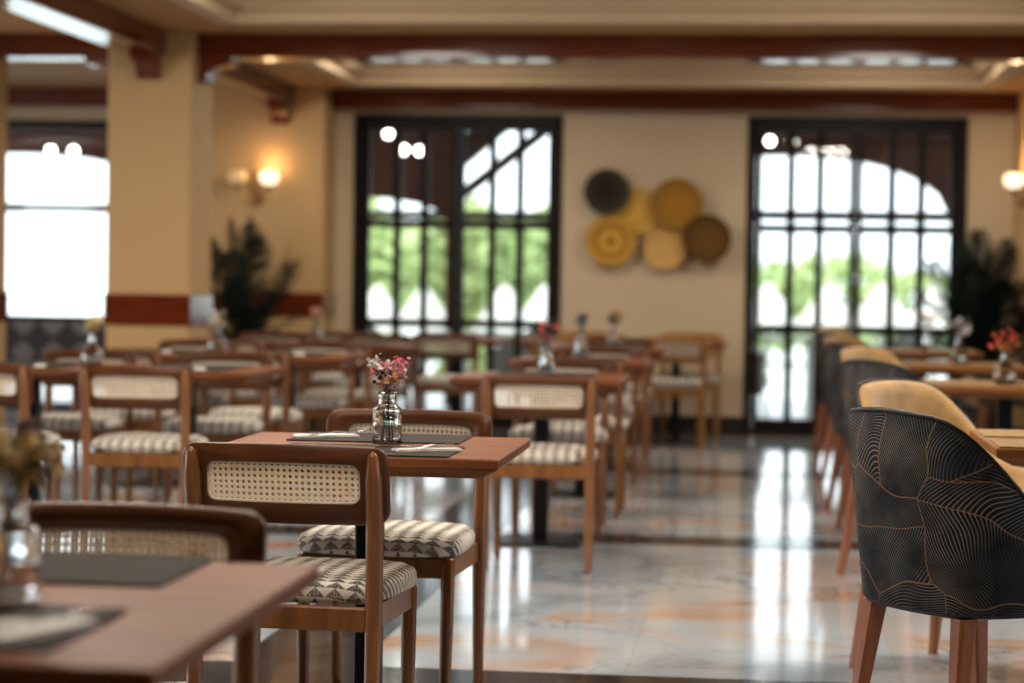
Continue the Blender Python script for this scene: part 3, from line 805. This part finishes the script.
# ------------------------------------------------------------------ tub armchair
def make_armchair():
    """faces +X locally; origin on the floor under the middle"""
    root = empty('tub_armchair')
    nphi = 44; A = R(142)
    def hgt(p):
        t = abs(p)
        a, b = R(30), R(100)
        if t < a: return .885 - .010 * (t / a) ** 2
        if t > b: return .625 - .02 * (t - b)
        u = (t - a) / (b - a); u = u * u * (3 - 2 * u)
        return .875 - .25 * u
    def rad(p, off=0):      # superelliptic plan, deeper in x
        ex, ey = .275 + off, .285 + off
        c_, s_ = math.cos(p), math.sin(p)
        n_ = 2.7
        r = (abs(c_ / ex) ** n_ + abs(s_ / ey) ** n_) ** (-1 / n_)
        return r
    def pt(p, z, off):
        r = rad(p, off)
        k = (z - .37) / .5
        flare = .85 + .15 * min(1, max(0, k) * 1.2)
        return (-r * math.cos(p) * flare - .0, r * math.sin(p) * flare, z)
    phis = [-A + 2 * A * i / nphi for i in range(nphi + 1)]
    nz = 12
    m = MB(); m.uv = []
    arc = 0; prev = None; rows = []
    for p in phis:
        q = pt(p, .6, 0)
        if prev: arc += math.dist(q, prev)
        prev = q; col = []
        for k in range(nz + 1):
            z = .415 + (hgt(p) - .012 - .415) * k / nz
            col.append(len(m.v)); m.v.append(pt(p, z, 0)); m.uv.append((arc, z))
        # turned-under hem
        rows.append(col)
    for a, b in zip(rows, rows[1:]):
        for k in range(nz): m.f.append((a[k], b[k], b[k + 1], a[k + 1])); m.sm.append(True)
    # bottom: hem curls inward, closed by an underside sheet
    ub = []
    for p in phis:
        r0 = pt(p, .415, -.012); r1 = pt(p, .415, -.05)
        ub.append((len(m.v), len(m.v) + 1)); m.v.append((r0[0], r0[1], .404)); m.v.append((r1[0], r1[1], .400)); m.uv += [(0, 0), (0, 0)]
    for i in range(nphi):
        m.f.append((rows[i][0], ub[i][0], ub[i + 1][0], rows[i + 1][0])); m.sm.append(True)
        m.f.append((ub[i][0], ub[i][1], ub[i + 1][1], ub[i + 1][0])); m.sm.append(True)
    for e in (0, -1):      # arm fronts
        o = len(m.v)
        for k in range(nz + 1):
            v0 = m.v[rows[e][k]]; p = phis[e]
            m.v.append(pt(p, v0[2], -.055)); m.uv.append((.05, v0[2]))
        for k in range(nz):
            q = (rows[e][k], o + k, o + k + 1, rows[e][k + 1]); m.f.append(q if e else q[::-1]); m.sm.append(False)
    m.build('outer_shell', 'leaf', root)
    # inner upholstery incl. rounded top roll
    m = MB(); rings = []
    for p in phis:
        h = hgt(p)
        rings.append([pt(p, h - .012, -.001), pt(p, h - .007, -.012), pt(p, h - .006, -.024), pt(p, h - .011, -.040), pt(p, h - .024, -.052), pt(p, h - .05, -.060),
                      pt(p, (h + .45) / 2 + .03, -.066), pt(p, .50, -.072), pt(p, .42, -.074)])
    m.loft(rings, False, False, closed=False)
    m.build('inner_back', 'velvet', root)
    # piping
    m = MB(); pts = [pt(p, hgt(p) - .006, -.003) for p in phis]
    m.tube(pts, .0065, 8); m.build('piping', 'black', root)
    # seat cushion (with plinth)
    m = MB(); rings = []
    for sc_, z in ((.90, .395), (.98, .400), (1, .41), (1, .44), (.97, .462), (.88, .472), (.5, .48), (.1, .482)):
        ring = []
        for i in range(36):
            t = 2 * PI * i / 36; e = 2 / 3.6
            x = .235 * abs(math.cos(t)) ** e * (1 if math.cos(t) >= 0 else -1) + .03; y = .205 * abs(math.sin(t)) ** e * (1 if math.sin(t) >= 0 else -1)
            ring.append((x * sc_, y * sc_, z))
        rings.append(ring)
    m.loft(rings); m.build('seat_cushion', 'velvet', root)
    for sx, sy in ((-1, -1), (-1, 1), (1, -1), (1, 1)):
        m = MB(); tx, ty = sx * .155 - .005, sy * .172
        bx_, by_ = tx + sx * .055, ty + sy * .035
        r = []
        for (cx, cy, z, w_) in ((bx_, by_, 0, .012), (bx_ * .5 + tx * .5, by_ * .5 + ty * .5, .19, .018), (tx, ty, .402, .025)):
            b_ = w_ * .3
            r.append([(cx - w_ + b_, cy - w_, z), (cx + w_ - b_, cy - w_, z), (cx + w_, cy - w_ + b_, z), (cx + w_, cy + w_ - b_, z), (cx + w_ - b_, cy + w_, z), (cx - w_ + b_, cy + w_, z), (cx - w_, cy + w_ - b_, z), (cx - w_, cy - w_ + b_, z)])
        m.loft(r, smooth=False); m.build('leg', 'legwood', root)
    return root
arm0 = make_armchair()
def place_arm(x, y, deg, label): return tag(first_or_copy(arm0, (x, y, 0), R(deg)), label, 'armchair', 'dark leaf-patterned tub armchairs')
place_arm(.528, 5.38, 33, 'sharply focused dark tub armchair with gold leaf pattern, nearest at right')
place_arm(.605, 6.76, -40, 'tub armchair showing its tan inside just beyond the sharp leaf-patterned one')
place_arm(.64, 8.85, 34, 'second dark-backed tub armchair behind the tan inside of the nearest pair')
place_arm(.69, 10.6, -38, 'tub armchair showing a tan rim above the second dark armchair back')
place_arm(.64, 11.45, 14, 'third dark-backed tub armchair, its leg in front of the right glass door')
place_arm(.68, 13.0, -36, 'tub armchair with tan rim right behind the third dark armchair back')
place_arm(.66, 14.15, 20, 'tub armchair with tan top overlapping the lower panes of the right door')
place_arm(.70, 15.55, -34, 'farthest tub armchair on the left side of the armchair tables')
place_arm(1.66, 14.75, 170, 'tub armchair with tan inside tilted between two vases at far right')
place_arm(1.80, 12.35, 186, 'tub armchair at right photo edge behind the coral red flowers')
RXc = 1.09
for i, (yc, d) in enumerate(((6.23, 'beside the nearest leaf-patterned armchair, cut by the right edge'), (9.85, 'holding the coral red flowers at far right'), (12.35, 'holding the white flowers at right'), (14.8, 'holding the pale pink flowers by the right door'))):
    tt = place_table(RXc - (.09 if i == 0 else 0), yc, 'walnut table ' + d)
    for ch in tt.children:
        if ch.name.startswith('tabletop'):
            if i == 0: ch.data = ch.data.copy(); ch.data.materials[0] = M['warmlittable']; td_ = ch.data
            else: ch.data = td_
    mm = place_mat(*((RXc - .2, yc - .02) if i else (RXc - .225, yc - .21)), 'golden placemat, %s half, table ' % ('left' if i else 'near') + d, rz=R(90 if i else 0))
    if mm is not mat0:
        if i == 0: mm.data = mm.data.copy(); mm.data.materials[0] = M['matgold']; md_ = mm.data
        else: mm.data = md_
    mm = place_mat(*((RXc + .2, yc - .02) if i else (RXc - .225, yc + .2)), 'golden placemat, %s half, table ' % ('right' if i else 'far') + d, rz=R(90 if i else 0)); mm.data = md_
for (x, y, kd, pal, lab, lab2, sd) in ((1.09, 9.86, 'round', ['coral', 'orange', 'coral', 'coral'], 'round-bellied glass vase with coral red flowers', 'coral red flowers in the rightmost vase', 31),
                                  (1.12, 12.45, 'round', ['white', 'slate', 'white'], 'round-bellied glass vase with white flowers before the right palm', 'loose white flowers before the right palm', 32),
                                  (1.14, 14.95, 'square', ['white', 'orange'], 'straight glass vase before the last panes of the right door', 'pale orange and white flowers before the right door', 33)):
    place_vase(kd, x, y, lab)
    bouquet(x, y, .13, pal, .055, .10, lab2, 44, .011, sd, 4)

# ------------------------------------------------------------------ wall baskets
def basket(px, z, r, mat, label, off, kind=0):
    m = MB()
    prof = [(.001, .020), (r * .35, .018), (r * .6, .022), (r * .9, .034), (r, .040), (r, .046), (r * .97, .048), (r * .9, .042), (r * .6, .030), (r * .3, .027), (.001, .028)]
    m.lathe([(a, -b) for a, b in prof], 40)
    m.bend(lambda x, y, zz: (x, zz, y))
    o = m.build('straw_plate', mat, None, (px, RY1 - .0 - off, z))
    return tag(o, label, 'wall basket', 'woven straw plates on the back wall')
def wallpt(px, py, Y=17.05):
    """the place on the back wall seen at this spot of the photograph"""
    d = cam.matrix_world.to_3x3() @ Vector(((px - 512) / 2180., -(py - 341.5) / 2180., -1)); t = Y / d.y
    return (d.x * t, 1.17 + d.z * t)
y0_, p_, o_ = (.72, .42, .07), (.60, .38, .16), (.42, .19, .02)
bk = [(637, 212, .185, ringed('straw_yellow', ((0, y0_), (1, (.55, .34, .08)))), 'pale yellow straw plate partly hidden by its neighbours', .0),
      (665, 248, .170, ringed('straw_tan', ((0, (.70, .43, .15)), (1, (.64, .38, .12)))), 'pale tan straw plate at the bottom middle of the wall group', .03),
      (607, 192, .180, ringed('straw_black', ((0, (.012, .010, .006)), (.6, (.03, .028, .02)), (1, (.08, .08, .055)))), 'black woven plate at the upper left of the wall group', .05),
      (611, 241, .195, ringed('straw_ringed', ((0, (.12, .05, .01)), (.16, (.10, .05, .01)), (.2, (.60, .33, .05)), (.5, (.62, .36, .06)), (.55, (.22, .10, .02)), (.62, (.25, .11, .02)), (.68, (.60, .33, .05)), (1, (.50, .27, .04)))), 'yellow straw plate with dark rings at the lower left', .05),
      (677, 205, .205, ringed('straw_amber', ((0, o_), (1, (.30, .15, .03)))), 'large amber straw plate at the upper right', .06),
      (707, 239, .190, ringed('straw_brown', ((0, (.16, .08, .02)), (.7, (.12, .06, .015)), (1, (.07, .035, .01)))), 'dark brown straw plate at the lower right of the group', .09)]
for px, py, r, mt, lab, off in bk:
    x, z = wallpt(px, py); basket(x, z, r, mt, lab, off)

# ------------------------------------------------------------------ sconces
def sconce(x, y, z, label, lit):
    root = empty('wall_sconce', (x, y, z)); tag(root, label, 'wall lamp', 'brass wall sconces')
    m = MB(); m.lathe([(.001, 0), (.045, 0), (.05, .006), (.03, .014), (.012, .02), (.001, .022)], 20); m.bend(lambda a, b, c: (a, -c, b - .08)); m.build('backplate', 'brass', root)
    m = MB(); m.lathe([(.001, -.16), (.012, -.15), (.018, -.12), (.01, -.08), (.007, .0), (.010, .04), (.004, .20), (.001, .25)], 12, (0, -.03, 0)); m.build('stem', 'brass', root)
    for s in (-1, 1):
        m = MB(); pts = []
        for k in range(9):
            t = k / 8; pts.append((s * (.0 + .125 * t), -.03 - .08 * math.sin(PI * t * .5), -.09 - .055 * math.sin(PI * t) + .03 * t))
        pts.append((s * .125, -.11, -.02)); m.tube(pts, .006, 8); m.build('arm', 'brass', root)
        m = MB(); m.lathe([(.001, -.03), (.022, -.028), (.026, -.016), (.012, -.01), (.012, .005), (.001, .006)], 14, (s * .125, -.11, 0)); m.build('cup', 'bronze', root)
        m = MB(); m.lathe([(.022, .004), (.058, .02), (.075, .05), (.076, .075), (.066, .10), (.058, .112), (.054, .112), (.062, .098), (.070, .074), (.068, .052), (.052, .026), (.02, .010)], 24, (s * .125, -.11, 0))
        on = lit[0 if s < 0 else 1]
        m.build('lamp_shade', 'shade_lit' if on else 'shade_dim', root)
        if on:
            d = bpy.data.lights.new('sconce_bulb', 'POINT'); d.energy = 2.2; d.color = (1, .66, .34); d.shadow_soft_size = .04
            b_ = bpy.data.objects.new('sconce_bulb', d); C.objects.link(b_); b_.parent = root; b_.location = (s * .125, -.13, .16)
sx_, sz_ = wallpt(256, 186, 16.6)
sconce(sx_, 16.62, sz_, 'brass wall sconce on the left pier with only its right shade glowing', (0, 1))
sx_, sz_ = wallpt(1023, 192, 17.0)
sconce(sx_, 16.62 if sx_ > 1.95 else 17.1, sz_, 'brass wall sconce at the right photo edge with a glowing shade', (1, 1))

# ------------------------------------------------------------------ palms
def palm(x, y, label, seed, top=1.75, sp=.55, nf=20):
    r_ = random.Random(seed)
    root = empty('potted_palm', (x, y, 0)); tag(root, label, 'plant', 'dark potted palms')
    m = MB(); m.lathe([(.001, 0), (.13, 0), (.14, .01), (.185, .30), (.19, .36), (.175, .36), (.16, .32), (.001, .32)], 28); m.build('pot', 'pot', root)
    m = MB(); m.tube([(0, 0, .3), (.005, 0, .5), (0, .005, .66)], [.03, .028, .02], 8); m.build('stem', 'trunk', root)
    for k in range(nf):
        m = MB()
        a = 2 * PI * k * .618 + r_.uniform(-.2, .2); e = R(8 + 84 * (k / nf) + r_.uniform(-6, 6)); Ln = (top - .62) * r_.uniform(.82, 1.0)
        path = []
        for q in range(11):
            t = q / 10
            rr = min(sp * 1.25, Ln * t * math.sin(e) * (1 - .15 * t)); zz = .60 + Ln * t * math.cos(e) + .10 * math.sin(PI * t) - .22 * math.sin(e) * t * t
            path.append(Vector((rr * math.cos(a), rr * math.sin(a), zz)))
        m.tube(path, [.008 - .0006 * q for q in range(11)], 5)
        for q in range(2, 30):
            t = q / 30 * 10; i0 = min(9, int(t)); p = path[i0].lerp(path[i0 + 1], t - i0); tg = (path[i0 + 1] - path[i0]).normalized()
            sd = tg.cross(Vector((0, 0, 1))).normalized()
            ll = .20 * math.sin(PI * min(1, (q + 5) / 36)) + .03
            for s in (-1, 1):
                d = (sd * s * .8 + tg * .6 + Vector((0, 0, -.18))).normalized(); e = p + d * ll; w_ = tg * .0095
                m.add([tuple(p - w_), tuple(p + d * ll * .5 - w_ * .9), tuple(e), tuple(p + d * ll * .5 + w_ * .9), tuple(p + w_)], [(0, 1, 2, 3, 4)])
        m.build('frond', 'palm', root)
palm(-3.85, 16.05, 'dark potted palm beside the left plaster column below the sconce', 4, 1.80, .30, 20)
palm(1.60, 16.05, 'dark potted palm in the right corner beside the right glass door', 8, 1.76, .34, 28)

# ------------------------------------------------------------------ bench under the aisle window
root = empty('upholstered_bench', (-6.6, 16.55, 0)); tag(root, 'grey damask upholstered bench below the wide white window at left', 'bench')
m = MB(); m.bbox(-1.9, 1.75, -.30, .36, .33, .38, .01); m.build('bench_frame', 'doorwood', root)
for xx in (-1.8, -.6, .5, 1.62):
    for yy in (-.24, .30): m = MB(); m.tube([(xx, yy, 0), (xx, yy, .335)], [.012, .018], 8); m.build('leg', 'doorwood', root)
m = MB(); m.bbox(-1.9, 1.75, -.34, .25, .38, .48, .03); m.build('seat_cushion', 'damask', root)
m = MB(); m.bbox(-1.9, 1.75, .25, .40, .34, .80, .03); m.build('backrest', 'damask', root)

# ------------------------------------------------------------------ porch, terrace and garden beyond the glass
m = MB(); m.box(-16, 16, RY1 + .3, 26, -.14, -.02); struct('terrace_floor', m, 'terrace')
PY = 20.6
def arcade():
    pillars = [(-9.6, -9.2), (-5.35, -5.1), (-2.98, -2.86), (-1.42, -1.30), (1.78, 2.1), (5.0, 5.4)]
    for k, (a, b) in enumerate(pillars):
        m = MB(); m.bbox(a, b, PY, PY + .3, -.02, 2.9, .01); struct('porch_pillar_%d' % (k + 1), m, 'porchwall')
    # arches: panels with a curved lower edge
    def arch(a, b, top, spring):
        m = MB(); n = 24; r0, r1 = [], []
        lo = []; 
        for i in range(n + 1):
            t = i / n; x = a + (b - a) * t; u = 2 * t - 1
            lo.append((x, spring + (top - spring) * math.sqrt(max(0, 1 - abs(u) ** 2.2))))
        vs = []
        for y in (PY, PY + .3):
            vs += [(x, y, z) for x, z in lo] + [(x, y, 2.9) for x, z in lo]
        k = n + 1; fs = []
        for i in range(n):
            fs += [(i, i + 1, k + i + 1, k + i), (2 * k + i, 3 * k + i, 3 * k + i + 1, 2 * k + i + 1), (i, 2 * k + i, 2 * k + i + 1, i + 1), (k + i, k + i + 1, 3 * k + i + 1, 3 * k + i)]
        m.add(vs, fs); struct('porch_arch_%d' % (int(a * 10) % 97), m, 'porchwall')
    arch(-9.2, -5.35, 2.36, 1.55)
    arch(-5.1, -2.98, 1.97, 1.74)
    arch(-1.30, 1.78, 2.40, 1.80)
    arch(2.1, 5.0, 2.40, 1.80)
    m = MB(); m.bbox(-9.2, -5.35, PY + .1, PY + .2, 1.78, 1.87, .005); m.bbox(-5.1, -2.98, PY + .1, PY + .2, 1.76, 1.84); m.bbox(-2.86, -1.42, PY + .1, PY + .2, 1.76, 1.84); m.bbox(-1.30, 1.78, PY + .1, PY + .2, 1.79, 1.88)
    m.bbox(2.1, 5.0, PY + .1, PY + .2, 1.79, 1.88)
    struct('porch_tie_beam', m, 'porchwood')
    m = MB()
    def brace(x0, z0, x1, z1, t=.05, yy=PY + .05):
        d = Vector((x1 - x0, 0, z1 - z0)).normalized(); n_ = Vector((-d.z, 0, d.x)) * t
        r = []
        for (x, z) in ((x0, z0), (x1, z1)):
            r.append([(x + n_.x, yy, z + n_.z), (x + n_.x, yy + .1, z + n_.z), (x - n_.x, yy + .1, z - n_.z), (x - n_.x, yy, z - n_.z)])
        m.loft(r, smooth=False)
    brace(-2.9, 1.95, -1.75, 2.85); brace(-2.9, 2.35, -2.3, 2.85, .12); brace(-1.42, 2.55, -1.9, 2.88, .06)
    struct('porch_brace', m, 'porchwood')
arcade()
m = MB(); m.box(-12, 8, RY1 + .3, PY + .6, 2.9, 3.05)
for k in range(18): x = -11.6 + k * 1.1; m.box(x, x + .12, RY1 + .3, PY + .5, 2.76, 2.9)
struct('porch_ceiling', m, 'porchwood')
def chandelier(x, y, z, label, n=3):
    root = empty('porch_chandelier', (x, y, z)); tag(root, label, 'lamp', 'globe lamps under the porch roof')
    m = MB(); m.tube([(0, 0, 2.9 - z), (0, 0, .02)], .008, 6); m.build('rod', 'bronze', root)
    for k in range(n):
        a = 2 * PI * k / n + .3
        m = MB(); m.tube([(0, 0, .05), (.06 * math.cos(a), .06 * math.sin(a), .0), (.10 * math.cos(a), .10 * math.sin(a), .04)], .006, 6); m.build('arm', 'bronze', root)
        m = MB(); m.ball((.10 * math.cos(a), .10 * math.sin(a), .075), .038, 16, 10); m.build('globe', 'globe', root)
for px, py, n, lab in ((377, 133, 2, 'twin globe lamp behind the top left panes of the left door'), (408, 150, 3, 'three-globe lamp behind the second pane column of the left door'),
                       (781, 141, 2, 'globe lamp behind the top left pane of the right door'), (62, 150, 2, 'twin globe lamp above the bright arch at far left')):
    x, z = wallpt(px, py + 9, 19.0); chandelier(x, 19.0, z, lab, n)

m = MB(); m.box(-60, 60, 26, 140, -1.75, -1.6); struct('garden_ground', m, 'lawn')
m = MB(); m.box(-60, 60, 25.8, 26.0, -1.7, -.02); struct('terrace_edge', m, 'whitewall')
def parasol(x, y, r, z, label):
    root = empty('beach_parasol', (x, y, -1.6)); tag(root, label, 'parasol', 'white conical parasols in the garden')
    m = MB(); m.tube([(0, 0, 0), (0, 0, z + 1.6)], .04, 8); m.build('pole', 'trunk', root)
    m = MB(); m.lathe([(r, z + 1.6 - .85), (r * .98, z + 1.6 - .80), (r * .5, z + 1.6 - .33), (.05, z + 1.6), (.01, z + 1.62)], 16, cap=False)
    m.build('canopy', 'canvas', root)
for k, (px, d) in enumerate(((768, 44), (829, 46), (882, 45), (934, 44))):
    x, z = wallpt(px, 285, d); parasol(x, d, .66, z, 'white conical parasol seen through the right door, %s' % ['behind its first pane column', 'behind its third pane column', 'behind its fourth pane column', 'behind its last pane column', 'hidden behind the wall left of it', 'hidden behind the wall right of it'][k])
for k, (px, d) in enumerate(((378, 40), (424, 41), (505, 40), (545, 43))):
    x, z = wallpt(px, 283, d); parasol(x, d, .58, z - .05, 'white conical parasol seen through the left door, %s' % ['behind its first pane column', 'behind its second pane column', 'behind its fifth pane column', 'behind its last pane column'][k])
BMg = [plain('foliage_%d' % i, c_, .8) for i, c_ in enumerate(((.36, .46, .18), (.42, .50, .22), (.30, .40, .16)))]
def shrub(x, y, z0, w_, h_, label, seed, n=900):
    r_ = random.Random(seed)
    root = empty('garden_tree', (x, y, z0)); tag(root, label, 'tree', 'green trees beyond the terrace')
    m = MB(); m.tube([(0, 0, 0), (.05, 0, h_ * .5)], [.12, .06], 8); m.build('trunk', 'trunk', root)
    m = MB()
    for q in range(n):
        u, v = r_.random() * 2 * PI, r_.uniform(-1, 1); s = math.sqrt(1 - v * v); rr = r_.uniform(.7, 1.0) * (1 + .15 * math.sin(3 * u + seed) + .12 * math.sin(5 * v))
        p = Vector((w_ * s * math.cos(u) * rr, w_ * .7 * s * math.sin(u) * rr, h_ * .58 + h_ * .42 * v * rr))
        a = Vector((r_.gauss(0, 1), r_.gauss(0, 1), r_.gauss(0, 1))).normalized(); b = a.orthogonal().normalized(); e = .18 + .12 * r_.random()
        m.add([tuple(p + a * e), tuple(p + b * e * .6), tuple(p - a * e), tuple(p - b * e * .6)], [(0, 1, 2, 3)])
    m.build('foliage', BMg[seed % 3], root)
# garden trees: a far low line, and taller ones behind the left door
tl = [(-11.3, 51, 2.9), (-9.0, 49, 2.7), (-6.9, 51, 2.9), (-4.9, 49, 2.6), (-2.9, 51, 2.8)]
for k, (x, y, tz) in enumerate(tl): shrub(x, y, -1.6, 1.12, tz + 1.9, 'green tree filling the left door panes, %s from left' % ['first', 'second', 'third', 'fourth', 'fifth'][k], k + 2, 1900)
for k in range(6): shrub(-2.4 + k * 2.6, 75 + (k % 2) * 3, -1.6, 2.0, 3.5 + .3 * (k % 3), 'low green tree behind the parasols of the right door, %s from left' % ['first', 'second', 'third', 'fourth', 'fifth', 'sixth'][k], k + 10, 700)

# terrace furniture behind the lower panes
def lounge(x, y, rz, label):
    root = empty('terrace_armchair', (x, y, -.02), rz); tag(root, label, 'chair', 'grey armchairs on the porch')
    m = MB(); rings = []
    for k in range(21):
        p = R(-120 + 12 * k); t = min(1, max(0, (abs(p) - .6) / 1.2)); h = .82 - .2 * t
        c_, s_ = math.cos(p), math.sin(p)
        rings.append([(-.28 * c_, .28 * s_, .25), (-.31 * c_, .31 * s_, h), (-.27 * c_, .27 * s_, h), (-.24 * c_, .24 * s_, .25)])
    m.loft(rings, smooth=False); m.build('shell', 'outgrey', root)
    m = MB(); m.lathe([(.001, .30), (.23, .30), (.25, .34), (.25, .40), (.2, .44), (.001, .45)], 24); m.build('seat_cushion', 'white', root)
    for sx in (-1, 1):
        for sy in (-1, 1):
            m = MB(); m.tube([(sx * .2, sy * .2, 0), (sx * .16, sy * .16, .32)], .014, 8); m.build('leg', 'outgrey', root)
def cafe(x, y, label):
    root = empty('terrace_table', (x, y, -.02)); tag(root, label, 'table', 'white tables on the porch')
    m = MB(); m.lathe([(.001, .71), (.38, .71), (.40, .72), (.40, .735), (.38, .74), (.001, .74)], 28); m.build('tabletop', 'white', root)
    m = MB(); m.tube([(0, 0, .02), (0, 0, .71)], .03, 12); m.build('pedestal', 'white', root)
    m = MB(); m.lathe([(.001, 0), (.22, 0), (.22, .012), (.03, .03), (.001, .03)], 24); m.build('base_plate', 'white', root)
for x, y, rz, lab in ((-3.2, 18.9, .3, 'leftmost grey porch armchair behind the left door'), (-2.05, 18.8, 2.8, 'grey porch armchair behind the right leaf of the left door'),
                      (-.15, 19.0, .2, 'grey porch armchair behind the left leaf of the right door'), (1.05, 18.9, 2.9, 'grey porch armchair behind the right leaf of the right door')):
    lounge(x, y, rz, lab)
cafe(-2.6, 19.3, 'white round porch table behind the left glass door'); cafe(.45, 19.4, 'white round porch table behind the right glass door')
